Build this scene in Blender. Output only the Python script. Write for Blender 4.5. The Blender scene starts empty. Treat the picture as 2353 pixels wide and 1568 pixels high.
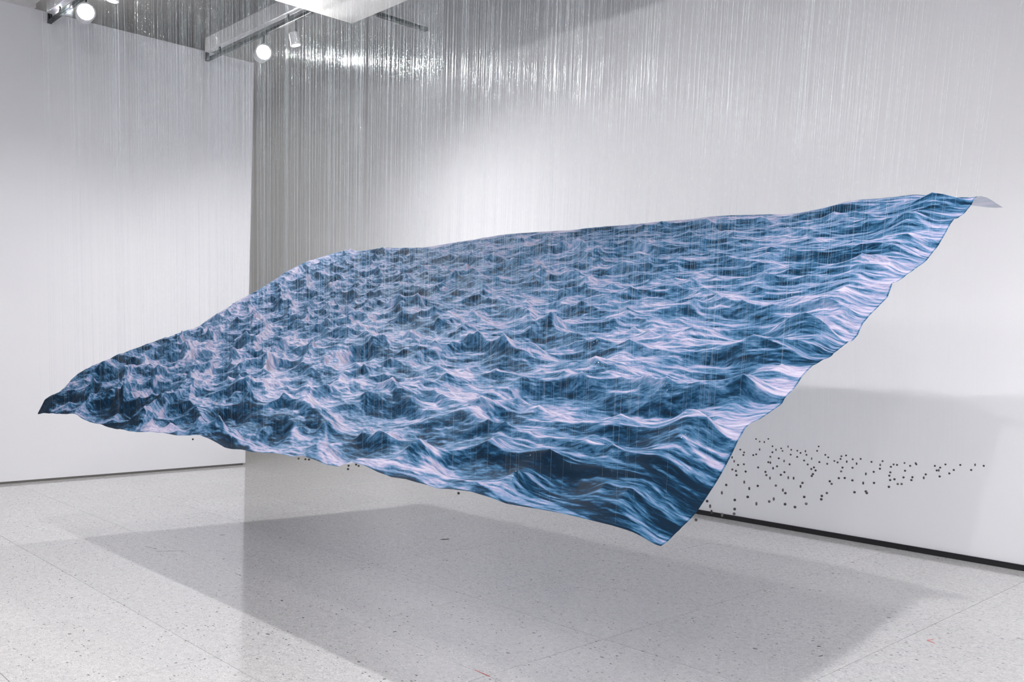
import bpy, bmesh, math, random
import numpy as np
from mathutils import Matrix, Vector

scene = bpy.context.scene
col = scene.collection
random.seed(5)
rng = np.random.default_rng(5)

# ------------------------------------------------------------------ camera
CAM_H = 1.5
FPX = 2124.2
cam_d = bpy.data.cameras.new('camera')
cam_d.sensor_fit = 'HORIZONTAL'; cam_d.sensor_width = 36.0
cam_d.lens = FPX / 2353 * 36.0
cam_d.clip_end = 100
cam = bpy.data.objects.new('camera', cam_d); col.objects.link(cam)
cr = Vector((0.69064653, 0.72288458, 0.02110121))
cu = Vector((-0.01121728, -0.01846644, 0.99976655))
cf = Vector((-0.72310549, 0.690722, 0.00464498))
cam.matrix_world = Matrix(((cr.x, cu.x, -cf.x, 0), (cr.y, cu.y, -cf.y, 0), (cr.z, cu.z, -cf.z, CAM_H), (0, 0, 0, 1)))
scene.camera = cam

# ------------------------------------------------------------------ world, exposure
w = bpy.data.worlds.new('world'); scene.world = w; w.use_nodes = True
w.node_tree.nodes['Background'].inputs[0].default_value = (0.85, 0.87, 1.0, 1)
w.node_tree.nodes['Background'].inputs[1].default_value = 0.0
scene.view_settings.view_transform = 'Standard'
scene.view_settings.look = 'None'
scene.view_settings.gamma = 1.0
scene.view_settings.use_curve_mapping = False
scene.view_settings.exposure = 0.24
scene.cycles.max_bounces = 6
scene.cycles.diffuse_bounces = 4
scene.cycles.glossy_bounces = 3
scene.cycles.use_light_tree = False
scene.cycles.adaptive_threshold = 0.03
scene.cycles.sample_clamp_indirect = 6.0

LAMP_COL = (1.0, 0.98, 0.975)
# track spotlights: (x, y, z, aim, watts, cone degrees, blend, visible fixture)
SPOTS = [
    (-9.12, 3.06, 4.56, (0.0, 0.6, 3.4), 400, 95, 1.0, 'glaring spotlight on the nearer left track aimed at the cloth', 1.35),
    (-8.85, 4.76, 4.52, (0.0, 1.6, 3.4), 320, 95, 1.0, 'glaring spotlight on the track by the partition corner', 1.35),
    (-8.44, 3.06, 4.50, (-8.6, 2.7, 0.0), 75, 125, 1.0, 'spotlight pointing down beside the nearer glaring lamp', 0.78),
    (-8.20, 4.76, 4.46, (-7.6, 5.6, 0.0), 260, 160, 1.0, 'spotlight pointing down beside the farther glaring lamp', 0.78),
    (-7.4, 1.40, 4.50, (-7.0, 2.8, 0.0), 70, 160, 1.0, 'spotlight above the front hem near the left partition'),
    (-5.2, 1.40, 4.50, (-5.8, 5.4, 1.2), 150, 155, 1.0, 'spotlight above the front hem, left of the cloth middle'),
    (-3.0, 1.40, 4.50, (-3.4, 5.0, 0.6), 130, 160, 1.0, 'spotlight above the front hem, right of the cloth middle'),
    (-0.8, 1.40, 4.50, (-1.2, 3.4, 0.0), 130, 165, 1.0, 'spotlight above the front hem near its right end'),
    (-1.22, 4.10, 4.50, (-1.7, 4.8, 0.0), 235, 115, 1.0, 'spotlight on the short track along the board edge'),
    (0.7, 4.76, 4.50, (0.2, 5.4, 0.0), 180, 120, 1.0, 'added fill spotlight right of the board near the right wall'),  # unseen lamp added to brighten the far floor on the right
    (-8.0, -0.40, 4.50, (-9.0, 0.4, 0.0), 30, 120, 1.0, 'added fill spotlight behind the viewpoint by the left wall'),  # this and the next two are unseen lamps added for ambient bounce
    (-3.5, -0.40, 4.50, (-3.6, 0.4, 0.0), 80, 120, 1.0, 'added fill spotlight behind the viewpoint lighting the floor'),
    (1.0, -0.40, 4.50, (0.6, 1.8, 0.0), 200, 120, 1.0, 'added fill spotlight behind the viewpoint on its right')]

BEADS = [(-3.208, 5.253, 0), (-3.106, 5.128, 0), (-3.073, 5.128, 1), (-3.168, 5.334, 0), (-2.858, 4.72, 1), (-2.918, 4.613, 0), (-2.825, 4.505, 0), (-2.759, 4.393, 0), (-2.723, 4.434, 0), (-2.734, 4.481, 0), (-2.733, 4.243, 1), (-2.63, 4.103, 1), (-2.535, 3.99, 0), (-2.532, 4.038, 0), (-2.454, 3.814, 0), (-2.415, 3.784, 0), (-2.331, 3.658, 0), (-2.375, 3.804, 0), (-2.908, 4.945, 0), (-2.794, 4.79, 1), (-2.817, 4.887, 0), (-2.741, 4.771, 0), (-2.844, 5.013, 1), (-2.742, 4.869, 0), (-2.695, 4.854, 0), (-2.626, 4.765, 0), (-2.655, 4.873, 1), (-2.558, 4.707, 0), (-2.538, 4.571, 0), (-2.614, 4.637, 0), (-2.736, 4.653, 0), (-2.628, 4.449, 0), (-2.563, 4.424, 0), (-2.484, 4.341, 1), (-2.504, 4.221, 0), (-2.487, 4.212, 1), (-2.394, 4.238, 0), (-2.389, 4.109, 0), (-2.362, 4.026, 1), (-2.422, 3.99, 0), (-2.313, 3.875, 0), (-2.249, 3.776, 0), (-2.186, 3.701, 1), (-2.253, 3.942, 0), (-2.214, 3.843, 0), (-2.144, 3.786, 1), (-2.121, 3.792, 1), (-2.741, 5.188, 0), (-2.624, 4.95, 0), (-2.451, 4.566, 1), (-2.432, 4.452, 0), (-2.336, 4.313, 0), (-2.257, 4.229, 0), (-2.234, 4.161, 0), (-2.195, 4.129, 0), (-2.137, 3.996, 0), (-2.108, 3.931, 0), (-2.35, 4.459, 0), (-2.496, 4.801, 0), (-2.427, 4.701, 0), (-2.289, 4.425, 0), (-2.326, 4.573, 0), (-2.286, 4.529, 0), (-2.351, 4.69, 0), (-2.409, 4.815, 0), (-2.412, 4.875, 0), (-2.274, 4.605, 1), (-2.168, 4.347, 0), (-2.103, 4.204, 0), (-1.996, 3.969, 0), (-1.982, 3.997, 0), (-2.305, 4.735, 0), (-2.286, 4.787, 0), (-2.201, 4.565, 1), (-2.135, 4.385, 0), (-1.924, 3.953, 0), (-1.972, 3.838, 0), (-1.929, 3.771, 0), (-1.815, 3.51, 0), (-1.79, 3.421, 0), (-1.751, 3.343, 0), (-2.021, 3.689, 0), (-1.974, 3.588, 1), (-1.821, 3.34, 0), (-1.735, 3.198, 0), (-1.724, 3.096, 0), (-2.092, 3.446, 0), (-2.05, 3.519, 0), (-1.965, 3.429, 1), (-1.917, 3.365, 0), (-1.779, 3.122, 0), (-1.869, 3.195, 1), (-1.848, 3.127, 0), (-1.851, 3.042, 1), (-1.958, 3.154, 0), (-2.073, 3.35, 1), (-2.188, 3.495, 1), (-1.949, 3.05, 0), (-1.837, 2.875, 0), (-1.785, 2.791, 0), (-2.188, 3.357, 0), (-2.078, 3.158, 1), (-1.997, 2.938, 0), (-1.926, 2.853, 1), (-1.857, 2.76, 1), (-1.799, 2.738, 1), (-1.8, 2.586, 0), (-2.189, 4.707, 0), (-2.169, 4.793, 0), (-2.103, 4.621, 1), (-2.035, 4.469, 0), (-1.999, 4.324, 0), (-1.988, 4.219, 1), (-1.855, 3.913, 1), (-1.828, 3.959, 0), (-1.755, 3.626, 0), (-1.736, 3.687, 0), (-1.714, 3.649, 0), (-2.07, 4.702, 0), (-2.035, 4.592, 0), (-2.05, 4.698, 0), (-1.942, 4.377, 0), (-1.892, 4.255, 0), (-1.824, 4.111, 0), (-1.823, 4.153, 0), (-1.734, 3.897, 0), (-1.748, 4.016, 0), (-1.737, 4.03, 0), (-1.924, 4.499, 0), (-1.825, 4.253, 0), (-2.062, 4.814, 0), (-1.992, 4.718, 0), (-2.023, 4.859, 0), (-2.001, 4.814, 0), (-1.802, 4.295, 0), (-1.764, 4.194, 0), (-1.805, 4.451, 0), (-1.76, 4.319, 1), (-1.914, 4.831, 0), (-1.868, 4.781, 0), (-1.833, 4.65, 0), (-1.829, 4.665, 1), (-1.905, 4.943, 0), (-1.734, 4.434, 0), (-1.749, 4.587, 0), (-1.788, 4.744, 0), (-1.849, 4.991, 0), (-1.734, 4.821, 0), (-1.804, 5.068, 1), (-1.758, 5.058, 0)]
HEM = [(-5.022, 2.317), (-3.941, 2.353), (-3.9, 2.366), (-3.882, 2.375), (-3.587, 2.404), (-3.494, 2.339), (-3.603, 2.456), (-3.559, 2.44), (-2.69, 2.304)]
WET = [(0.816, 0.32, 25.0), (0.731, 0.267, 26.0), (0.718, 0.213, 12.0), (0.609, 0.229, 24.0), (0.182, 0.264, 12.0), (0.871, 0.033, 9.0), (0.868, 0.094, 18.0), (0.848, 0.099, 10.0), (0.76, 0.504, 16.0), (0.789, 0.397, 9.0), (0.924, 0.395, 10.0), (0.871, 0.508, 10.0), (0.916, 0.581, 20.0), (0.963, 0.66, 14.0), (0.57, 0.01, 9.0), (0.348, 0.037, 8.0), (0.07, 0.153, 6.0), (0.907, 0.261, 10.0), (0.969, 0.136, 8.0), (0.802, 0.168, 5.0), (0.784, 0.722, 8.0), (0.93, 0.288, 6.0), (0.652, 0.355, 6.0), (0.83, 0.318, 8.0), (0.672, 0.246, 8.0), (0.748, 0.614, 8.0), (0.328, 0.725, 6.0), (0.598, 0.541, 6.0), (0.379, 0.369, 6.0), (0.755, -0.023, 5.0)]
E_F = [-0.0, 0.002, 0.005, 0.006, 0.007, 0.014, 0.021, 0.029, 0.026, 0.016, 0.005, -0.001, -0.003, -0.004, -0.005, -0.007, -0.008, -0.009, -0.01, -0.005, 0.002, 0.009, 0.016, 0.022, 0.021, 0.021, 0.027, 0.034, 0.045, 0.038, 0.024, 0.01, 0.01, 0.014, 0.01, 0.015, 0.024, 0.029, 0.027, 0.04, 0.032, 0.02, 0.022, 0.056, 0.049, 0.031, 0.023, 0.027, 0.02, 0.012, 0.02, 0.025, 0.018, 0.008, 0.011, 0.014, 0.016, 0.016, 0.015, 0.011, -0.0]
E_B = [0.01, 0.011, 0.011, 0.012, 0.013, 0.013, 0.012, 0.005, -0.002, -0.008, -0.015, -0.02, -0.017, -0.014, -0.01, -0.007, -0.004, -0.0, 0.003, 0.007, 0.012, 0.017, 0.019, 0.017, 0.015, 0.013, 0.011, 0.008, 0.006, 0.004, 0.003, 0.002, 0.001, -0.001, -0.002, -0.003, -0.003, -0.003, -0.003, -0.003, -0.003, -0.004, -0.004, -0.004, -0.007, -0.012, -0.02, -0.028, -0.035, -0.035, -0.027, -0.015, 0.004, 0.006, 0.001, 0.001, 0.004, 0.007, 0.008, 0.011, 0.008]
E_L = [0.002, 0.072, 0.071, 0.066, 0.084, 0.123, 0.141, 0.145, 0.144, 0.141, 0.138, 0.135, 0.131, 0.128, 0.125, 0.12, 0.113, 0.106, 0.098, 0.091, 0.084, 0.077, 0.069, 0.062, 0.054, 0.047, 0.039, 0.038, 0.045, 0.053, 0.06, 0.067, 0.074, 0.078, 0.082, 0.086, 0.091, 0.094, 0.095, 0.096, 0.098, 0.106, 0.114, 0.122, 0.13, 0.134, 0.135, 0.136, 0.137, 0.132, 0.126, 0.119, 0.113, 0.106, 0.1, 0.093, 0.087, 0.073, 0.052, 0.031, 0.01]
E_R = [-0.0, -0.015, -0.029, -0.033, -0.033, -0.024, -0.015, -0.001, 0.022, 0.046, 0.068, 0.064, 0.05, 0.041, 0.033, 0.025, 0.024, 0.027, 0.036, 0.046, 0.044, 0.03, 0.017, 0.004, -0.006, -0.014, -0.021, -0.029, -0.03, -0.005, -0.003, -0.004, -0.005, -0.007, -0.008, 0.027, 0.019, 0.01, 0.002, -0.006, -0.013, -0.02, -0.028, -0.033, -0.029, -0.025, -0.021, -0.009, 0.004, 0.021, 0.023, 0.013, 0.003, -0.001, 0.002, 0.005, 0.02, 0.034, 0.033, 0.025, 0.007]
MARKS = [(-6.636, 3.312, 9, 0), (-6.711, 3.242, 5, 0), (-5.814, 4.562, 6, 0), (-4.892, 2.903, 5, 0), (-3.875, 2.904, 6, 0), (-5.461, 4.562, 20, 0), (-2.372, 4.47, 6, 0), (-2.306, 4.409, 8, 0), (-2.226, 4.28, 9, 0), (-3.324, 4.404, 6, 0), (-2.298, 5.195, 6, 0), (-2.741, 5.899, 5, 0), (-1.959, 4.942, 18, 1), (-3.124, 2.846, 30, 1), (-4.516, 4.114, 4, 0), (-4.592, 1.565, 5, 0), (-3.888, 5.312, 5, 0), (-4.509, 2.714, 5, 0), (-3.892, 2.528, 4, 0)]

# ------------------------------------------------------------------ helpers
def srgb(r, g, b, a=1.0):
    f = lambda c: (c / 12.92 if c <= 0.04045 else ((c + 0.055) / 1.055) ** 2.4)
    return (f(r / 255), f(g / 255), f(b / 255), a)

def mat(name, colour=(0.8, 0.8, 0.8, 1), rough=0.5, metal=0.0, spec=0.5):
    m = bpy.data.materials.new(name); m.use_nodes = True
    b = m.node_tree.nodes['Principled BSDF']
    b.inputs['Base Color'].default_value = colour
    b.inputs['Roughness'].default_value = rough
    b.inputs['Metallic'].default_value = metal
    b.inputs['Specular IOR Level'].default_value = spec
    return m

def nd(m, kind, **kw):
    n = m.node_tree.nodes.new(kind)
    for k, v in kw.items():
        setattr(n, k, v)
    return n

def lk(m, a, b):
    m.node_tree.links.new(a, b)

def tag(o, label=None, cat=None, group=None, kind=None):
    if label: o['label'] = label
    if cat: o['category'] = cat
    if group: o['group'] = group
    if kind: o['kind'] = kind
    return o

def empty(name, loc):
    o = bpy.data.objects.new(name, None); o.location = loc; o.empty_display_size = 0.05
    col.objects.link(o); return o

def obj(name, me, m=None, parent=None, loc=(0, 0, 0)):
    o = bpy.data.objects.new(name, me); col.objects.link(o)
    if m is not None and not me.materials: me.materials.append(m)
    o.location = loc
    if parent is not None: o.parent = parent
    return o

def box_mesh(name, x0, x1, y0, y1, z0, z1, bevel=0.0, seg=1):
    bm = bmesh.new()
    bmesh.ops.create_cube(bm, size=1)
    for v in bm.verts:
        v.co = ((x0 + x1) / 2 + v.co.x * (x1 - x0), (y0 + y1) / 2 + v.co.y * (y1 - y0), (z0 + z1) / 2 + v.co.z * (z1 - z0))
    if bevel:
        bmesh.ops.bevel(bm, geom=bm.edges[:], offset=bevel, segments=seg, affect='EDGES', profile=0.5)
    me = bpy.data.meshes.new(name); bm.to_mesh(me); bm.free()
    return me

def box(name, x0, x1, y0, y1, z0, z1, m, parent=None, bevel=0.0, seg=1):
    return obj(name, box_mesh(name, x0, x1, y0, y1, z0, z1, bevel, seg), m, parent)

def struct(o):
    o['kind'] = 'structure'; return o

def grid_mesh(name, P, uv=True):
    """P: (nv, nu, 3) array of points -> smooth quad sheet"""
    nv, nu = P.shape[:2]
    me = bpy.data.meshes.new(name)
    n = nv * nu; nf = (nv - 1) * (nu - 1)
    me.vertices.add(n); me.vertices.foreach_set('co', P.reshape(-1).astype(np.float32))
    i = np.arange(nv - 1)[:, None] * nu + np.arange(nu - 1)[None]
    q = np.stack([i, i + 1, i + nu + 1, i + nu], -1).reshape(-1).astype(np.int32)
    me.loops.add(nf * 4); me.loops.foreach_set('vertex_index', q)
    me.polygons.add(nf)
    me.polygons.foreach_set('loop_start', (np.arange(nf) * 4).astype(np.int32))
    me.update(calc_edges=True)
    me.polygons.foreach_set('use_smooth', np.ones(nf, dtype=bool))
    if uv:
        l = me.uv_layers.new(name='UVMap')
        U, V = np.meshgrid(np.linspace(0, 1, nu), np.linspace(0, 1, nv))
        st = np.stack([U.reshape(-1)[q], V.reshape(-1)[q]], -1).reshape(-1).astype(np.float32)
        l.data.foreach_set('uv', st)
    return me

# ------------------------------------------------------------------ materials
def wall_paint(name, colour):
    m = mat(name, colour, 0.75, 0, 0.25)
    b = m.node_tree.nodes['Principled BSDF']
    tc = nd(m, 'ShaderNodeTexCoord')
    n2 = nd(m, 'ShaderNodeTexNoise'); n2.inputs['Scale'].default_value = 0.9; n2.inputs['Detail'].default_value = 2
    rp = nd(m, 'ShaderNodeValToRGB')
    rp.color_ramp.elements[0].color = (colour[0] * 0.975, colour[1] * 0.975, colour[2] * 0.98, 1)
    rp.color_ramp.elements[1].color = colour
    rp.color_ramp.elements[0].position = 0.3; rp.color_ramp.elements[1].position = 0.6
    lk(m, tc.outputs['Object'], n2.inputs['Vector']); lk(m, n2.outputs['Fac'], rp.inputs['Fac']); lk(m, rp.outputs['Color'], b.inputs['Base Color'])
    return m

M_wall = wall_paint('white wall paint', (0.84, 0.845, 0.87, 1))
M_ceil = wall_paint('grey ceiling paint', (0.36, 0.36, 0.375, 1))
M_ceil_pale = wall_paint('pale ceiling paint', (0.72, 0.71, 0.70, 1))
M_board = wall_paint('off white board paint', (0.70, 0.685, 0.66, 1))
M_black = mat('black plastic skirting', (0.006, 0.006, 0.008, 1), 0.35)
M_darkmetal = mat('black anodised metal', (0.02, 0.02, 0.024, 1), 0.4, 0.6)
M_whitemetal = mat('white enamelled metal', (0.75, 0.75, 0.77, 1), 0.35)
M_gap = mat('grey shadow gap', (0.22, 0.21, 0.20, 1), 0.8)
M_joint = mat('dark grout', (0.04, 0.04, 0.04, 1), 0.6)

def emit(name, colour, s):
    m = bpy.data.materials.new(name); m.use_nodes = True
    nt = m.node_tree; nt.nodes.remove(nt.nodes['Principled BSDF'])
    e = nt.nodes.new('ShaderNodeEmission'); e.inputs[0].default_value = (*colour, 1); e.inputs[1].default_value = s
    nt.links.new(e.outputs[0], nt.nodes['Material Output'].inputs[0])
    return m
M_lens = emit('lit lamp lens', LAMP_COL, 60.0)
M_lens.cycles.emission_sampling = 'NONE'      # the light itself comes from the spot in each lamp

def floor_mat():
    m = mat('speckled vinyl tile', (0.70, 0.69, 0.69, 1), 0.2, 0, 0.5)
    b = m.node_tree.nodes['Principled BSDF']
    g = nd(m, 'ShaderNodeNewGeometry')
    info = nd(m, 'ShaderNodeObjectInfo')
    # soft mottling
    n1 = nd(m, 'ShaderNodeTexNoise'); n1.inputs['Scale'].default_value = 26; n1.inputs['Detail'].default_value = 3; n1.inputs['Roughness'].default_value = 0.7
    lk(m, g.outputs['Position'], n1.inputs['Vector'])
    r1 = nd(m, 'ShaderNodeValToRGB')
    r1.color_ramp.elements[0].position = 0.30; r1.color_ramp.elements[0].color = (0.49, 0.485, 0.48, 1)
    r1.color_ramp.elements[1].position = 0.68; r1.color_ramp.elements[1].color = (0.605, 0.60, 0.595, 1)
    lk(m, n1.outputs['Fac'], r1.inputs['Fac'])
    cur = r1.outputs['Color']
    # chips: dark, pale and grey flecks, each from its own cell pattern
    def chips(scale, stretch, keep, size, colour, seed, cur):
        mp = nd(m, 'ShaderNodeMapping'); mp.inputs['Location'].default_value = (seed, seed * 0.7, 0); mp.inputs['Rotation'].default_value = (0, 0, seed)
        mp.inputs['Scale'].default_value = (scale, scale * stretch, scale)
        lk(m, g.outputs['Position'], mp.inputs['Vector'])
        nz = nd(m, 'ShaderNodeTexNoise'); nz.inputs['Scale'].default_value = 3.0; nz.inputs['Detail'].default_value = 1
        lk(m, mp.outputs[0], nz.inputs['Vector'])
        ad = nd(m, 'ShaderNodeVectorMath', operation='MULTIPLY_ADD'); ad.inputs[1].default_value = (0.55, 0.55, 0); lk(m, nz.outputs['Color'], ad.inputs[0]); lk(m, mp.outputs[0], ad.inputs[2])
        vo = nd(m, 'ShaderNodeTexVoronoi', voronoi_dimensions='2D'); vo.inputs['Scale'].default_value = 1.0
        lk(m, ad.outputs[0], vo.inputs['Vector'])
        sp = nd(m, 'ShaderNodeSeparateColor'); lk(m, vo.outputs['Color'], sp.inputs[0])
        k = nd(m, 'ShaderNodeMath', operation='LESS_THAN'); k.inputs[1].default_value = keep; lk(m, sp.outputs[0], k.inputs[0])
        sz = nd(m, 'ShaderNodeMath', operation='MULTIPLY'); sz.inputs[1].default_value = size; lk(m, sp.outputs[1], sz.inputs[0])
        d = nd(m, 'ShaderNodeMath', operation='LESS_THAN'); lk(m, vo.outputs['Distance'], d.inputs[0]); lk(m, sz.outputs[0], d.inputs[1])
        f = nd(m, 'ShaderNodeMath', operation='MULTIPLY'); lk(m, k.outputs[0], f.inputs[0]); lk(m, d.outputs[0], f.inputs[1])
        mx = nd(m, 'ShaderNodeMix', data_type='RGBA'); lk(m, f.outputs[0], mx.inputs['Factor']); lk(m, cur, mx.inputs[6]); mx.inputs[7].default_value = colour
        return mx.outputs[2]
    cur = chips(70, 2.2, 0.45, 0.5, (0.70, 0.695, 0.69, 1), 1.3, cur)
    cur = chips(60, 2.0, 0.30, 0.42, (0.38, 0.375, 0.38, 1), 2.1, cur)
    cur = chips(36, 1.8, 0.08, 0.28, (0.13, 0.12, 0.12, 1), 4.7, cur)
    cur = chips(19, 1.5, 0.035, 0.20, (0.08, 0.075, 0.07, 1), 7.9, cur)
    # faint tone difference from tile to tile
    hs = nd(m, 'ShaderNodeMath', operation='MULTIPLY_ADD'); hs.inputs[1].default_value = 0.05; hs.inputs[2].default_value = 0.965
    lk(m, info.outputs['Random'], hs.inputs[0])
    mul = nd(m, 'ShaderNodeVectorMath', operation='SCALE'); lk(m, cur, mul.inputs[0]); lk(m, hs.outputs[0], mul.inputs['Scale'])
    lk(m, mul.outputs[0], b.inputs['Base Color'])
    b.inputs['Roughness'].default_value = 0.16
    n3 = nd(m, 'ShaderNodeTexNoise'); n3.inputs['Scale'].default_value = 1.7; n3.inputs['Detail'].default_value = 1
    lk(m, g.outputs['Position'], n3.inputs['Vector'])
    mr = nd(m, 'ShaderNodeMapRange'); b.inputs['Specular IOR Level'].default_value = 0.8; mr.inputs[3].default_value = 0.06; mr.inputs[4].default_value = 0.13; lk(m, n3.outputs['Fac'], mr.inputs[0]); lk(m, mr.outputs[0], b.inputs['Roughness'])
    return m
M_floor = floor_mat()

# ------------------------------------------------------------------ room
XL = -10.19          # face of the left partition
YR = 7.07            # face of the long right wall
YE = 5.37            # free end of the partition
TOP = 4.82           # its height
X0, X1, Y0 = -15.0, 5.0, -6.0
HIGH = 6.3

floor = struct(box('floor', X0, X1, Y0, YR + 0.2, -0.12, -0.006, M_joint))
TX, TY, GAP = 1.01382, 0.811704, 0.0026
GX, GY = -6.131685, 2.029041
tile_me = box_mesh('floor_tile', -TX / 2 + GAP / 2, TX / 2 - GAP / 2, -TY / 2 + GAP / 2, TY / 2 - GAP / 2, -0.008, 0.0, 0.0006)
tile_me.materials.append(M_floor)
cut = {}
def tile(i, j):
    xa, xb = GX + i * TX, GX + (i + 1) * TX
    ya, yb = GY + j * TY, GY + (j + 1) * TY
    if yb > YR + 0.02:
        yb = YR + 0.02
    if yb - ya < 0.02: return
    if yb - ya < TY - 0.001:
        me = cut.get('y')
        if me is None:
            me = cut['y'] = box_mesh('floor_tile_cut', -TX / 2 + GAP / 2, TX / 2 - GAP / 2, -(yb - ya) / 2 + GAP / 2, (yb - ya) / 2, -0.008, 0.0, 0.0006)
            me.materials.append(M_floor)
    else:
        me = tile_me
    obj('tile', me, None, floor, ((xa + xb) / 2, (ya + yb) / 2, 0))
for i in range(-9, 8):
    for j in range(-4, 7):
        tile(i, j)
# plain stretches of the same flooring outside the picture
tx0, tx1, ty0 = GX - 9 * TX, GX + 8 * TX, GY - 4 * TY
struct(box('flooring', X0, X1, Y0, ty0, -0.008, 0, M_floor, floor)); 
struct(box('flooring', tx1, X1, ty0, YR, -0.008, 0, M_floor, floor))

# left partition, a free standing wall with a rounded bottom corner over a dark gap
bm = bmesh.new()
bmesh.ops.create_cube(bm, size=1)
for v in bm.verts:
    v.co = (XL - 0.15 + v.co.x * 0.30, (Y0 + YE) / 2 + v.co.y * (YE - Y0), (TOP + 0.025) / 2 + v.co.z * (TOP - 0.025))
es = [e for e in bm.edges if all(v.co.y > YE - 0.01 for v in e.verts) and (all(v.co.z < 0.05 for v in e.verts) or all(v.co.x > XL - 0.01 for v in e.verts))]
bmesh.ops.bevel(bm, geom=es, offset=0.018, segments=4, affect='EDGES', profile=0.5)
me = bpy.data.meshes.new('wall_left'); bm.to_mesh(me); bm.free()
struct(obj('wall_left', me, M_wall))
struct(box('baseboard_left', XL - 0.28, XL - 0.014, Y0, YE - 0.03, 0, 0.025, M_gap))
struct(box('wall_right', X0, X1, YR, YR + 0.2, 0, HIGH, M_wall))
struct(box('wall_far', X0 - 0.2, X0, Y0, YR + 0.2, 0, HIGH, M_wall))
struct(box('wall_near', X0, X1, Y0 - 0.2, Y0, 0, HIGH, M_wall))
struct(box('wall_side', X1, X1 + 0.2, Y0 - 0.2, YR + 0.2, 0, HIGH, M_wall))
struct(box('ceiling', X0 - 0.2, X1 + 0.2, Y0 - 0.2, YR + 0.2, HIGH, HIGH + 0.2, M_ceil))
# lower pale ceiling on the near side, with a slim cornice along the partition
struct(box('ceiling_lower', XL + 0.001, X1, Y0, 2.92, 4.86, 4.98, M_ceil_pale))
struct(box('trim_1', XL - 0.30, XL + 0.05, Y0, 2.92, TOP, TOP + 0.04, M_ceil_pale))

# skirting: separate lengths of black strip with a thin lip
bb = struct(empty('baseboard_right', (0, YR, 0)))
SK = 0.96
sk_me = box_mesh('skirting_length', -SK / 2 + 0.0015, SK / 2 - 0.0015, -0.014, 0, 0.0, 0.040, 0.002); sk_me.materials.append(M_black)
lip_me = box_mesh('skirting_lip', -SK / 2 + 0.0015, SK / 2 - 0.0015, -0.017, 0.0, 0.036, 0.0415, 0.001); lip_me.materials.append(M_darkmetal)
x = -4.91 - 10 * SK
while x < X1 - SK:
    s = obj('skirting_strip', sk_me, None, bb, (x + SK / 2, 0, 0))
    obj('lip', lip_me, None, s)
    x += SK

# small scuffs and red chalk ticks on the tiles
M_scuff = mat('dark scuff', (0.07, 0.065, 0.06, 1), 0.7)
M_red = mat('red chalk', (0.55, 0.10, 0.09, 1), 0.8)
def floor_mark(pts, m):
    me = bpy.data.meshes.new('floor_mark')
    n = len(pts)
    me.from_pydata([(a, b, 0.0006) for a, b in pts] + [(a, b, -0.0005) for a, b in pts], [],
                   [tuple(range(n))] + [(i, n + i, n + (i + 1) % n, (i + 1) % n) for i in range(n)])
    obj('floor_mark', me, m, floor)
for (mx_, my_, wpx, kind) in MARKS:
    if kind: continue
    r_ = 0.0016 * wpx
    pts = []
    a0 = random.uniform(0, 6)
    for k in range(6):
        a = k / 6 * math.tau; rr = r_ * random.uniform(0.45, 1.15)
        ex, ey = math.cos(a) * rr * 1.7, math.sin(a) * rr * 0.6
        pts.append((mx_ + ex * math.cos(0.8 + a0 * 0.1) - ey * math.sin(0.8), my_ + ex * math.sin(0.8) + ey * math.cos(0.8)))
    floor_mark(pts, M_scuff)
def stroke(a, b, w_, m):
    d = Vector((b[0] - a[0], b[1] - a[1])); n = Vector((-d.y, d.x)).normalized() * w_
    floor_mark([(a[0] + n.x, a[1] + n.y), (a[0] - n.x, a[1] - n.y), (b[0] - n.x, b[1] - n.y), (b[0] + n.x, b[1] + n.y)], m)
stroke((-3.184, 2.846), (-3.076, 2.843), 0.0022, M_red)
stroke((-1.983, 4.946), (-1.935, 4.927), 0.003, M_red)
stroke((-1.983, 4.946), (-1.965, 4.985), 0.003, M_red)
stroke((-6.60, 2.71), (-6.47, 2.735), 0.0022, M_scuff)
stroke((-6.40, 2.70), (-6.30, 2.86), 0.002, M_scuff)

# ------------------------------------------------------------------ suspended board that carries the threads
BX0, BX1, BY0, BY1, BZ = -7.87, -1.35, 1.95, 5.20, 4.70
board = empty('suspended_board', (0, 0, BZ))
tag(board, 'off white board hung under the ceiling that holds the threads', 'ceiling board')
box('panel', BX0, BX1, BY0, BY1, 0, 0.06, M_board, board, 0.004)
for k in range(3):
    yy = BY1 - 0.9 - k * 1.05
    box('batten', BX0, BX1, yy - 0.02, yy + 0.02, 0.06, 0.14, M_board, board, 0.003)
for hx in (BX0 + 0.4, -4.6, BX1 - 0.4):
    for hy in (BY0 + 0.3, BY1 - 0.3):
        box('hanger_rod', hx - 0.008, hx + 0.008, hy - 0.008, hy + 0.008, 0.06, HIGH - BZ if hy > 2.92 else 0.16, M_darkmetal, board)

# ------------------------------------------------------------------ lighting tracks (white beam, black track, end plate)
def lighting_track(y, xa, xb, label):
    t = empty('lighting_track', (xa, y, 4.70)); n = xb - xa
    tag(t, label, 'light track', 'lighting tracks under the ceiling')
    box('beam', 0, n, -0.035, 0.035, 0.10, 0.26, M_whitemetal, t, 0.003)
    box('track', 0, n, -0.018, 0.018, 0.0, 0.035, M_darkmetal, t, 0.002)
    box('end_plate', -0.012, 0.0, -0.022, 0.022, -0.0, 0.28, M_darkmetal, t)
    for k in range(int(n / 1.5) + 1):
        box('hanger', 0.3 + k * 1.5 - 0.01, 0.3 + k * 1.5 + 0.01, -0.008, 0.008, 0.035, 0.10, M_darkmetal, t)
    return t
lighting_track(3.06, XL + 0.03, BX0 + 0.0, 'white beam with black track, nearer one over the left partition')
lighting_track(4.76, XL + 0.03, BX0 - 0.02, 'white beam with black track, ending by the partition corner')
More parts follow.
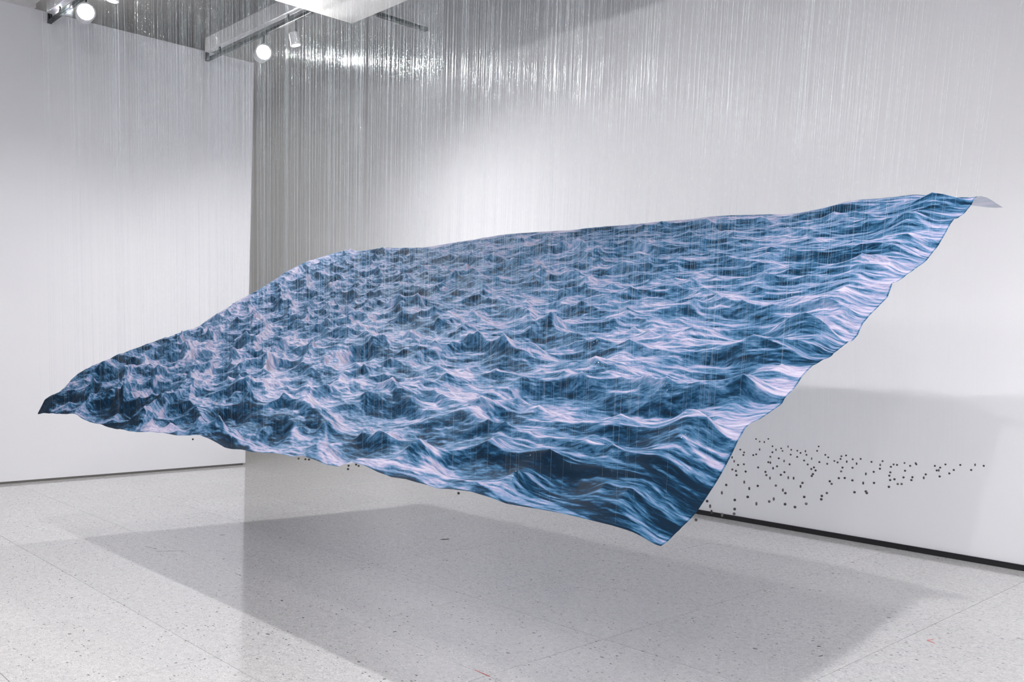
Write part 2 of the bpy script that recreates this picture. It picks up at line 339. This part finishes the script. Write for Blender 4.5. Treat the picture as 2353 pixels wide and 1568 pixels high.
for yy, xa, xb, lab in ((1.40, -9.6, 3.5, 'white beam with black track above the cloth front hem'), (-0.4, -9.6, 3.5, 'white beam with black track behind the viewpoint')):
    lighting_track(yy, xa, xb, lab)
lighting_track(3.06, BX1 + 0.02, 4.5, 'white beam with black track right of the suspended board')
lighting_track(4.76, BX1 + 0.02, 4.5, 'white beam with black track nearest the right wall')
sx_ = empty('cross_track', (-1.22, 3.1, 4.70)); tag(sx_, 'dark track along the right edge of the suspended board', 'light track')
box('track', -0.018, 0.018, 0.0, 1.6, 0.0, 0.035, M_darkmetal, sx_, 0.002)
ct = empty('cross_track', (-7.45, 5.22, 4.68)); tag(ct, 'short dark track sticking out from the suspended board towards the wall', 'light track')
box('track', -0.03, 0.03, 0.0, 0.60, 0.0, 0.035, M_darkmetal, ct, 0.002)
box('cover', -0.075, -0.035, 0.0, 0.56, 0.012, 0.045, mat('grey metal', (0.3, 0.3, 0.31, 1), 0.4), ct, 0.002)

# ------------------------------------------------------------------ spotlights
def lathe(name, prof, seg=24):
    bm = bmesh.new(); rings = []
    for (r_, z_) in prof:
        rings.append([bm.verts.new((r_ * math.cos(a * math.tau / seg), r_ * math.sin(a * math.tau / seg), z_)) for a in range(seg)])
    for a, b in zip(rings, rings[1:]):
        for k in range(seg):
            bm.faces.new((a[k], a[(k + 1) % seg], b[(k + 1) % seg], b[k]))
    bm.normal_update()
    for f in bm.faces: f.smooth = True
    me = bpy.data.meshes.new(name); bm.to_mesh(me); bm.free(); return me
can_me = lathe('housing', [(0.0, 0.155), (0.045, 0.155), (0.06, 0.14), (0.062, 0.0), (0.062, -0.012), (0.056, -0.012), (0.055, 0.004), (0.0, 0.004)])
lens_me = lathe('lens', [(0.0, -0.006), (0.03, -0.007), (0.054, -0.002), (0.054, 0.002), (0.0, 0.002)])
ring_me = lathe('bezel', [(0.055, -0.014), (0.066, -0.014), (0.066, 0.01), (0.0625, 0.01), (0.0625, -0.012), (0.055, -0.012)])
can_me.materials.append(M_whitemetal); lens_me.materials.append(M_lens); ring_me.materials.append(M_whitemetal)
yoke_me = box_mesh('yoke', -0.010, 0.010, -0.006, 0.006, 0.0, 0.12); yoke_me.materials.append(M_darkmetal)
def spotlight(x, y, z, aim, watts, cone, blend, label, size=1.0):
    e = empty('spotlight', (x, y, z)); tag(e, label, 'spotlight', 'spotlights on the tracks')
    d = (Vector(aim) - Vector((x, y, z))).normalized()
    q = (-d).to_track_quat('Z', 'Y')
    h = obj('housing', can_me, None, e); h.rotation_mode = 'QUATERNION'; h.rotation_quaternion = q; h.scale = (size,) * 3
    obj('lens', lens_me, None, h); obj('bezel', ring_me, None, h)
    yk = box_mesh('yoke', -0.010, 0.010, -0.006, 0.006, 0.0, 4.70 - z); yk.materials.append(M_darkmetal)
    st = obj('yoke', yk, None, e)
    ld = bpy.data.lights.new('spot_beam', 'SPOT'); ld.energy = watts; ld.color = LAMP_COL
    ld.spot_size = math.radians(cone); ld.spot_blend = blend; ld.shadow_soft_size = 0.045
    lo = bpy.data.objects.new('spot_beam', ld); col.objects.link(lo); lo.parent = e
    lo.rotation_mode = 'QUATERNION'; lo.rotation_quaternion = q; lo.location = d * 0.03
    return e
for a in SPOTS:
    spotlight(*a)

# unseen glowing panels added as fill light, behind the viewpoint and behind the partition
M_fill = emit('glowing diffuser', (1.0, 0.97, 0.97), 11.0)
M_fill_warm = emit('warm glowing diffuser', (1.0, 0.95, 0.86), 3.2)
def fill_panel(x, y, z, sx_, sy_, m, label, hang):
    e = empty('fill_light_panel', (x, y, z)); tag(e, label, 'added fill light', 'added fill light panels')
    box('fill_face', -sx_ / 2, sx_ / 2, -sy_ / 2, sy_ / 2, 0.0, 0.01, m, e)
    for a, b, c, d in ((-sx_ / 2 - 0.03, sx_ / 2 + 0.03, -sy_ / 2 - 0.03, -sy_ / 2), (-sx_ / 2 - 0.03, sx_ / 2 + 0.03, sy_ / 2, sy_ / 2 + 0.03), (-sx_ / 2 - 0.03, -sx_ / 2, -sy_ / 2, sy_ / 2), (sx_ / 2, sx_ / 2 + 0.03, -sy_ / 2, sy_ / 2)):
        box('frame', a, b, c, d, -0.01, hang, M_whitemetal, e)
for k, (px_, lab) in enumerate(((-3.5, 'leftmost added fill light panel behind the viewpoint'), (0.2, 'middle added fill light panel behind the viewpoint'), (3.4, 'rightmost added fill light panel behind the viewpoint'))):
    fill_panel(px_, -2.9, 4.80, 2.6, 1.3, M_fill, lab, 0.06)
fill_panel(-12.6, 3.2, 5.2, 1.6, 2.4, M_fill_warm, 'warm added fill light panel in the passage behind the partition', 0.06)  # added out of sight to lift the wall beyond the partition

# ------------------------------------------------------------------ the hanging printed cloth
LC = np.array([-7.49, 2.24, 0.93]); RC = np.array([-1.69, 2.25, 0.93])
FC = np.array([-1.77, 5.08, 2.37]); BC = np.array([-7.57, 5.07, 2.37])
LU, LV = 5.8, 3.18
NU, NV = 1400, 760

def ocean_fields():
    N = 2048; D = 12.0
    g = np.random.default_rng(11)
    k1 = 2 * np.pi * np.fft.fftfreq(N, D / N)
    kx, ky = np.meshgrid(k1, k1)
    k = np.hypot(kx, ky); k[0, 0] = 1
    ang = math.radians(78)
    c = (kx * math.cos(ang) + ky * math.sin(ang)) / k
    kp = 2 * np.pi / 0.62
    sp = k ** -4.2 * np.exp(-1.1 * (kp / k) ** 2) * (0.10 + 0.90 * np.abs(c) ** 3) * np.exp(-(k * 0.0028) ** 2)
    Z = (g.standard_normal((N, N)) + 1j * g.standard_normal((N, N))) * np.sqrt(sp)
    Z[0, 0] = 0
    Z /= np.fft.ifft2(Z).real.std()
    H = np.fft.ifft2(Z).real
    DX = np.fft.ifft2(-1j * kx / k * Z).real; DY = np.fft.ifft2(-1j * ky / k * Z).real
    HL = np.fft.ifft2(Z * np.exp(-(k * 0.017) ** 2)).real
    return D, H, DX, DY, HL

def bil(F, D, x, y):
    N = F.shape[0]
    a = (x / D * N) % N; b = (y / D * N) % N
    i = np.floor(a).astype(np.int64); j = np.floor(b).astype(np.int64); fa = a - i; fb = b - j
    i %= N; j %= N; i1 = (i + 1) % N; j1 = (j + 1) % N
    return (F[j, i] * (1 - fa) + F[j, i1] * fa) * (1 - fb) + (F[j1, i] * (1 - fa) + F[j1, i1] * fa) * fb

def smooth(a, b, x):
    t = np.clip((x - a) / (b - a), 0, 1); return t * t * (3 - 2 * t)

def lowpass(Fd, n):
    for ax in (0, 1):
        for _ in range(2):
            pad = [(0, 0), (0, 0)]; pad[ax] = (n + 1, n)
            cs = np.cumsum(np.pad(Fd, pad, mode='edge'), axis=ax)
            m = Fd.shape[ax]
            Fd = (np.take(cs, range(2 * n + 1, 2 * n + 1 + m), ax) - np.take(cs, range(0, m), ax)) / (2 * n + 1)
    return Fd

D, H, DX, DY, HL = ocean_fields()
u = np.linspace(0, 1, NU); v = np.linspace(0, 1, NV)
kv = 1.0 + 1.1 * v ** 0.9                              # the printed waves get smaller towards the far hem
S = np.concatenate([[0], np.cumsum((kv[1:] + kv[:-1]) / 2 * np.diff(v))]) * LV
U, V = np.meshgrid(u, v)
ql_ = 1.12 * U - 0.36 * U ** 2                        # waves longer to the right, choppier to the left
sx = (ql_ - 0.42) * LU * kv[:, None] * 1.04 + 6.0
sy = np.repeat(S[:, None], NU, 1) * 1.36
CH = 0.045
ddx = bil(DX, D, sx, sy); ddy = bil(DY, D, sx, sy)
h = bil(H, D, sx + CH * ddx, sy + CH * ddy)
hl = bil(HL, D, sx + CH * 0.9 * ddx, sy + CH * 0.9 * ddy)
del H, DX, DY, HL

# tone of the print: how far each bit of printed water turns towards the viewer
gy = -0.055 * np.gradient(h, axis=0) / np.gradient(sy, axis=0)
gx = -0.055 * np.gradient(h, axis=1) / np.gradient(sx, axis=1)
el = math.radians(24)
cs = (-gy * math.cos(el) + math.sin(el)) / np.sqrt(1 + gx * gx + gy * gy)
def rank(F):
    s = np.sort(F[::5, ::5].ravel())
    return np.interp(F, s, np.linspace(0, 1, s.size))
fine = 1 - rank(cs)
broad = 1 - rank(lowpass(cs, 9))
tone = 0.55 * fine + 0.45 * broad
# larger patches of foam and of deep water
pn = lowpass(rng.standard_normal((NV // 8 + 1, NU // 8 + 1)), 7)
pn = (pn - pn.mean()) / pn.std()
pn = pn[np.minimum(np.arange(NV) // 8, pn.shape[0] - 1)][:, np.minimum(np.arange(NU) // 8, pn.shape[1] - 1)]
pn = lowpass(pn, 8)
tone = tone + 0.06 * pn - 0.30 * np.exp(-(V / 0.10) ** 2) + 0.05 * np.exp(-((V - 0.40) / 0.18) ** 2)
tone = np.clip(0.53 + (tone - 0.5) * 0.74, 0, 1)

# shape: plane through the four corners, hems as measured, waves lifted at the threads
P = (LC * (1 - U)[..., None] + RC * U[..., None]) * (1 - V)[..., None] + (BC * (1 - U)[..., None] + FC * U[..., None]) * V[..., None]
te = np.linspace(0, 1, 61)
eF, eB, eL, eR = (np.interp(a, te, np.array(b)) for a, b in ((u, E_F), (u, E_B), (v, E_L), (v, E_R)))
dF, dB, dL, dR = V * LV, (1 - V) * LV, U * LU, (1 - U) * LU
fade = lambda d, l: np.exp(-(d / l) ** 1.5)
wF, wB, wL, wR = fade(dF, 0.22), fade(dB, 0.22), fade(dL, 0.5), fade(dR, 0.14)
edge = eF[None] * wF * (1 - wL) * (1 - wR) + eB[None] * wB * (1 - wL) * (1 - wR) + eL[:, None] * wL + eR[:, None] * wR
dm = np.minimum(np.minimum(dF, dR), np.minimum(dL, dB))
inner = smooth(0.0, 0.16, dm)
tone = np.where(dm < 0.0045, tone * 0.6, tone)           # dark selvedge
amp = (0.034 - 0.021 * V) * (1.0 - 0.25 * U) * (0.15 + 0.85 * inner)
bump = hl * amp
# cloth rises from the drooping front and right hems to the first row of threads
bump += 0.016 * (np.exp(-((dF - 0.26) / 0.17) ** 2)) * smooth(0, 0.26, dF) * smooth(0, 0.25, dR) * smooth(0, 0.25, dL)
bump += 0.030 * (np.exp(-((dR - 0.20) / 0.15) ** 2)) * smooth(0, 0.20, dR) * smooth(0, 0.25, dF) * smooth(0, 0.25, dB)
# threads: one wherever the cloth peaks, more in between
loc = (hl[1:-1, 1:-1] > hl[:-2, 1:-1]) & (hl[1:-1, 1:-1] > hl[2:, 1:-1]) & (hl[1:-1, 1:-1] > hl[1:-1, :-2]) & (hl[1:-1, 1:-1] > hl[1:-1, 2:]) & (hl[1:-1, 1:-1] > 0.35)
pj, pi = np.nonzero(loc); pj += 1; pi += 1
keep = []
for o_ in np.argsort(-hl[pj, pi]):
    a, b = u[pi[o_]] * LU, v[pj[o_]] * LV
    if all((a - c_) ** 2 + (b - d_) ** 2 > 0.11 ** 2 for c_, d_, _, _ in keep):
        keep.append((a, b, pi[o_], pj[o_]))
hem = []
for k_ in range(20):                                   # first rows of threads behind the front and right hems
    a, b = (k_ + rng.uniform(0.15, 0.85)) / 20 * LU, rng.uniform(0.07, 0.30)
    hem.append((a, b, int(a / LU * (NU - 1)), int(b / LV * (NV - 1)), rng.uniform(0.03, 0.08), 0.23))
for k_ in range(13):
    a, b = LU - rng.uniform(0.05, 0.22), (k_ + rng.uniform(0.2, 0.8)) / 13 * LV
    hem.append((a, b, int(a / LU * (NU - 1)), int(b / LV * (NV - 1)), rng.uniform(0.015, 0.045), 0.20))
peaks = [(a, b, i_, j_, 0.020 * (1 - 0.45 * b / LV) * inner[j_, i_] * rng.uniform(0.25, 1.5), 0.16 - 0.06 * b / LV) for a, b, i_, j_ in keep] + hem
for a, b, i_, j_, hgt, R_ in peaks:
    ni, nj = int(R_ * 2.2 / LU * NU), int(R_ * 2.2 / LV * NV)
    i0, i1, j0, j1 = max(0, i_ - ni), min(NU, i_ + ni), max(0, j_ - nj), min(NV, j_ + nj)
    rr = np.sqrt((U[j0:j1, i0:i1] * LU - a) ** 2 + (V[j0:j1, i0:i1] * LV - b) ** 2)
    bump[j0:j1, i0:i1] += hgt * np.exp(-rr / (R_ * 0.38)) * np.clip(1 - rr / (R_ * 2.2), 0, 1) * smooth(0.0, 0.10, dm[j0:j1, i0:i1]) * smooth(0.0, 0.35, dL[j0:j1, i0:i1]) * smooth(0.0, 0.25, dB[j0:j1, i0:i1])
P[..., 2] += edge + bump
# far right corner tips over and hangs down behind the hem
qf = smooth(0.93, 1.0, U) * smooth(0.93, 1.0, V)
P[..., 0] += 0.085 * qf; P[..., 2] -= 0.12 * qf; P[..., 1] -= 0.02 * qf
# corners curl down to points
ql = np.exp(-(np.hypot(dL, dF) / 0.10) ** 2); qr = np.exp(-(np.hypot(dR, dF) / 0.07) ** 2)
P[..., 2] -= 0.022 * qr + 0.02 * ql; P[..., 0] -= 0.02 * ql

me = grid_mesh('printed_cloth', P)
at = me.attributes.new('tone', 'FLOAT', 'POINT'); at.data.foreach_set('value', tone.reshape(-1).astype(np.float32))
wet = np.zeros_like(tone)
for a, b, r_ in WET:
    rad = 0.0027 * r_
    wet = np.maximum(wet, np.exp(-(((U - a) * LU / 1.35) ** 2 + ((V - b) * LV / 0.9) ** 2) / rad ** 2))
at = me.attributes.new('wet', 'FLOAT', 'POINT'); at.data.foreach_set('value', wet.reshape(-1).astype(np.float32))

def cloth_mat():
    m = mat('printed satin cloth', (0.2, 0.3, 0.5, 1), 0.6, 0, 0.05)
    b = m.node_tree.nodes['Principled BSDF']; out = m.node_tree.nodes['Material Output']
    a = nd(m, 'ShaderNodeAttribute', attribute_name='tone')
    uvn = nd(m, 'ShaderNodeUVMap', uv_map='UVMap')
    # fine printed streaks running along the crests, finer towards the far hem
    def streak(sxx, syy, seed, amt, src):
        mp = nd(m, 'ShaderNodeMapping'); mp.inputs['Scale'].default_value = (sxx, syy, 1); mp.inputs['Location'].default_value = (seed, seed, 0); mp.inputs['Rotation'].default_value = (0, 0, -0.06)
        lk(m, uvn.outputs[0], mp.inputs['Vector'])
        nz = nd(m, 'ShaderNodeTexNoise'); nz.inputs['Scale'].default_value = 1.0; nz.inputs['Detail'].default_value = 4; nz.inputs['Roughness'].default_value = 0.62; nz.inputs['Distortion'].default_value = 0.8
        lk(m, mp.outputs[0], nz.inputs['Vector'])
        s = nd(m, 'ShaderNodeMath', operation='SUBTRACT'); s.inputs[1].default_value = 0.5; lk(m, nz.outputs['Fac'], s.inputs[0])
        k = nd(m, 'ShaderNodeMath', operation='MULTIPLY_ADD'); k.inputs[1].default_value = amt; lk(m, s.outputs[0], k.inputs[0]); lk(m, src, k.inputs[2])
        return k.outputs[0]
    t = streak(38, 150, 3.1, 0.75, a.outputs['Fac'])
    t = streak(110, 380, 7.7, 0.75, t)
    rp = nd(m, 'ShaderNodeValToRGB'); lk(m, t, rp.inputs['Fac'])
    st = [(0.06, (9, 30, 48)), (0.20, (18, 54, 82)), (0.35, (54, 94, 126)), (0.49, (96, 122, 154)), (0.63, (146, 143, 169)), (0.86, (178, 173, 190))]
    e = rp.color_ramp.elements
    while len(e) < len(st): e.new(0.5)
    for k_, (p_, c_) in enumerate(st):
        e[k_].position = p_; e[k_].color = srgb(*c_)
    lk(m, rp.outputs['Color'], b.inputs['Base Color'])
    # hardened glossy drops that sparkle
    wt = nd(m, 'ShaderNodeAttribute', attribute_name='wet')
    g = nd(m, 'ShaderNodeNewGeometry')
    vn = nd(m, 'ShaderNodeTexVoronoi'); vn.inputs['Scale'].default_value = 85; lk(m, g.outputs['Position'], vn.inputs['Vector'])
    sc = nd(m, 'ShaderNodeSeparateColor'); lk(m, vn.outputs['Color'], sc.inputs[0])
    pw = nd(m, 'ShaderNodeMath', operation='MULTIPLY'); lk(m, wt.outputs['Fac'], pw.inputs[0]); lk(m, sc.outputs[0], pw.inputs[1])
    on = nd(m, 'ShaderNodeMath', operation='GREATER_THAN'); on.inputs[1].default_value = 0.30; lk(m, pw.outputs[0], on.inputs[0])
    dm_ = nd(m, 'ShaderNodeMapRange'); dm_.inputs[1].default_value = 0.36; dm_.inputs[2].default_value = 0.0; dm_.inputs[3].default_value = 0.0; dm_.inputs[4].default_value = 1.0
    dm_.interpolation_type = 'SMOOTHERSTEP'; lk(m, vn.outputs['Distance'], dm_.inputs[0])
    dn = nd(m, 'ShaderNodeMath', operation='LESS_THAN'); dn.inputs[1].default_value = 0.36; lk(m, vn.outputs['Distance'], dn.inputs[0])
    msk = nd(m, 'ShaderNodeMath', operation='MULTIPLY'); lk(m, dn.outputs[0], msk.inputs[0]); lk(m, on.outputs[0], msk.inputs[1])
    lk(m, msk.outputs[0], b.inputs['Coat Weight']); b.inputs['Coat Roughness'].default_value = 0.06; b.inputs['Coat IOR'].default_value = 3.2
    bp = nd(m, 'ShaderNodeBump'); bp.inputs['Distance'].default_value = 0.005
    hm = nd(m, 'ShaderNodeMath', operation='MULTIPLY'); lk(m, dm_.outputs[0], hm.inputs[0]); lk(m, on.outputs[0], hm.inputs[1])
    lk(m, hm.outputs[0], bp.inputs['Height']); bp.inputs['Strength'].default_value = 1.0
    lk(m, bp.outputs['Normal'], b.inputs['Coat Normal'])
    # unprinted pale back of the fabric
    bk = nd(m, 'ShaderNodeBsdfDiffuse')
    mb = nd(m, 'ShaderNodeMix', data_type='RGBA'); mb.inputs[0].default_value = 0.6; lk(m, rp.outputs['Color'], mb.inputs[6]); mb.inputs[7].default_value = srgb(214, 216, 226)
    lk(m, mb.outputs[2], bk.inputs['Color'])
    tr = nd(m, 'ShaderNodeBsdfTranslucent'); lk(m, mb.outputs[2], tr.inputs['Color'])
    mt = nd(m, 'ShaderNodeMixShader'); mt.inputs[0].default_value = 0.45; lk(m, bk.outputs[0], mt.inputs[1]); lk(m, tr.outputs[0], mt.inputs[2])
    ms = nd(m, 'ShaderNodeMixShader'); lk(m, g.outputs['Backfacing'], ms.inputs[0]); lk(m, b.outputs[0], ms.inputs[1]); lk(m, mt.outputs[0], ms.inputs[2])
    lk(m, ms.outputs[0], out.inputs['Surface'])
    return m
cloth = obj('printed_cloth', me, cloth_mat())
tag(cloth, 'huge tilted cloth printed with blue sea waves hanging from thin threads', 'cloth')

# ------------------------------------------------------------------ clear threads from the cloth up to the board
def tubes(name, chains, radii, sides=4):
    """chains: (n, k, 3); one open tube along each chain"""
    n, k, _ = chains.shape
    a = np.arange(sides) / sides * 2 * np.pi + 0.4
    off = np.stack([np.cos(a), np.sin(a), np.zeros(sides)], -1)
    Vt = chains[:, :, None, :] + off[None, None] * radii[:, None, None, None]
    me = bpy.data.meshes.new(name)
    nv_ = n * k * sides
    me.vertices.add(nv_); me.vertices.foreach_set('co', Vt.reshape(-1).astype(np.float32))
    base = (np.arange(n)[:, None, None] * k + np.arange(k - 1)[None, :, None]) * sides
    s0 = np.arange(sides)[None, None]; s1 = (s0 + 1) % sides
    q = np.stack([base + s0, base + s1, base + sides + s1, base + sides + s0], -1).reshape(-1).astype(np.int32)
    nf = q.size // 4
    me.loops.add(q.size); me.loops.foreach_set('vertex_index', q)
    me.polygons.add(nf); me.polygons.foreach_set('loop_start', (np.arange(nf) * 4).astype(np.int32))
    me.update(calc_edges=True); me.polygons.foreach_set('use_smooth', np.ones(nf, dtype=bool))
    return me

ti, tj = [k_[2] for k_ in peaks], [k_[3] for k_ in peaks]
want = 2300
while len(ti) < want:
    a, b = rng.random(), rng.random()
    if rng.random() > 1.0 - 0.55 * a: continue
    ti.append(int(a * (NU - 1))); tj.append(int(b * (NV - 1)))
ti, tj = np.array(ti), np.array(tj)
bot = P[tj, ti]
mid = (LC + RC + FC + BC) / 4
top = np.stack([mid[0] + (bot[:, 0] - mid[0]) * 1.075, np.minimum(mid[1] + (bot[:, 1] - mid[1]) * 1.07, BY1 - 0.02), np.full(len(bot), BZ)], -1)
top[:, 0] = np.clip(top[:, 0], BX0 + 0.02, BX1 - 0.02); top[:, 1] = np.maximum(top[:, 1], BY0 + 0.02)
top[:, :2] += rng.normal(0, 0.012, (len(bot), 2))
top[:, 1] = np.minimum(top[:, 1], BY1 - 0.01); top[:, 0] = np.maximum(top[:, 0], BX0 + 0.01)
K = 16
tt = np.linspace(0, 1, K)
ch = bot[:, None] * (1 - tt)[None, :, None] + top[:, None] * tt[None, :, None]
jit = rng.normal(0, 0.0016, ch.shape); jit[..., 2] = 0; jit[:, 0] = 0; jit[:, -1] = 0
ch = ch + jit
rad = rng.uniform(0.00032, 0.00055, len(bot))
def thread_mat():
    m = bpy.data.materials.new('clear nylon thread'); m.use_nodes = True
    nt = m.node_tree; nt.nodes.remove(nt.nodes['Principled BSDF'])
    g = nd(m, 'ShaderNodeNewGeometry')
    mp = nd(m, 'ShaderNodeMapping'); mp.inputs['Scale'].default_value = (40, 40, 30); lk(m, g.outputs['Position'], mp.inputs['Vector'])
    nz = nd(m, 'ShaderNodeTexNoise'); nz.inputs['Scale'].default_value = 1; nz.inputs['Detail'].default_value = 2; lk(m, mp.outputs[0], nz.inputs['Vector'])
    sb = nd(m, 'ShaderNodeVectorMath', operation='SUBTRACT'); sb.inputs[1].default_value = (0.5, 0.5, 0.5); lk(m, nz.outputs['Color'], sb.inputs[0])
    ma = nd(m, 'ShaderNodeVectorMath', operation='MULTIPLY_ADD'); ma.inputs[1].default_value = (0.3, 0.3, 0.55); lk(m, sb.outputs[0], ma.inputs[0]); lk(m, g.outputs['Normal'], ma.inputs[2])
    no = nd(m, 'ShaderNodeVectorMath', operation='NORMALIZE'); lk(m, ma.outputs[0], no.inputs[0])
    gl = nd(m, 'ShaderNodeBsdfGlossy'); gl.inputs['Color'].default_value = (0.88, 0.96, 1.0, 1); gl.inputs['Roughness'].default_value = 0.10; lk(m, no.outputs[0], gl.inputs['Normal'])
    tl = nd(m, 'ShaderNodeBsdfTranslucent'); tl.inputs['Color'].default_value = (0.70, 0.86, 0.97, 1)
    tp = nd(m, 'ShaderNodeBsdfTransparent')
    m1 = nd(m, 'ShaderNodeMixShader'); m1.inputs[0].default_value = 0.85; lk(m, tl.outputs[0], m1.inputs[1]); lk(m, gl.outputs[0], m1.inputs[2])
    m2 = nd(m, 'ShaderNodeMixShader'); m2.inputs[0].default_value = 0.15; lk(m, tp.outputs[0], m2.inputs[1]); lk(m, m1.outputs[0], m2.inputs[2])
    lk(m, m2.outputs[0], nt.nodes['Material Output'].inputs['Surface'])
    return m
M_thread = thread_mat()
th = obj('nylon_threads', tubes('nylon_threads', ch, rad), M_thread)
tag(th, 'curtain of fine clear nylon threads rising from the cloth to the board', 'threads', kind='stuff')

# ------------------------------------------------------------------ small weights on thread ends below the cloth
def bead_mesh(name, rx, rz, m):
    bm = bmesh.new(); bmesh.ops.create_uvsphere(bm, u_segments=12, v_segments=8, radius=1)
    for v_ in bm.verts:
        z_ = v_.co.z
        pinch = 1.0 if abs(z_) < 0.93 else 0.75
        v_.co = (v_.co.x * rx * pinch, v_.co.y * rx * pinch, (0.90 if abs(z_) > 0.99 else 1.0) * z_ * rz)
    for f in bm.faces: f.smooth = True
    me = bpy.data.meshes.new(name); bm.to_mesh(me); bm.free(); me.materials.append(m); return me
M_lead = mat('black lead', (0.012, 0.011, 0.012, 1), 0.28, 0.0, 0.6)
M_lead2 = mat('grey lead', (0.10, 0.095, 0.095, 1), 0.35, 0.5, 0.5)
round_me = bead_mesh('round_weight', 0.0053, 0.0053, M_lead)
round_grey = bead_mesh('round_weight_grey', 0.0052, 0.0052, M_lead2)
oval_me = bead_mesh('oblong_weight', 0.0040, 0.0072, M_lead)
oval_grey = bead_mesh('oblong_weight_grey', 0.0040, 0.0074, M_lead2)
ZB = 0.93
tails = []
def cloth_z(x, y):
    a = np.clip((x - LC[0]) / (RC[0] - LC[0]), 0, 1); b = np.clip((y - LC[1]) / (BC[1] - LC[1]), 0, 1)
    return P[int(b * (NV - 1)), int(a * (NU - 1)), 2]
def weight(x, y, oval, label, group):
    g = random.random()
    me = (oval_grey if g < 0.6 else oval_me) if oval else (round_grey if g < 0.18 else round_me)
    o = obj('oblong_weight' if oval else 'round_weight', me, None, None, (x, y, ZB))
    tag(o, label, 'weight', group)
    zt = cloth_z(x, y) - 0.004
    if zt > ZB + 0.01: tails.append(((x, y, ZB + 0.004), (x, y, zt)))
for x, y, k_ in BEADS:
    if k_: weight(x, y, 1, 'small oblong lead weight dangling below the cloth before the right wall', 'oblong weights below the cloth')
    else: weight(x, y, 0, 'small round dark weight dangling below the cloth before the right wall', 'round weights below the cloth')
for x, y in HEM:
    weight(x, y, 0, 'small round dark weight peeking out just below the front hem', 'round weights under the front hem')
tl = np.array(tails)
tch = tl[:, 0][:, None] * (1 - np.linspace(0, 1, 2))[None, :, None] + tl[:, 1][:, None] * np.linspace(0, 1, 2)[None, :, None]
tt_ = obj('thread_tails', tubes('thread_tails', tch, np.full(len(tl), 0.0002)), M_thread)
tag(tt_, 'fine thread ends hanging from the cloth down to the small weights', 'threads', kind='stuff')
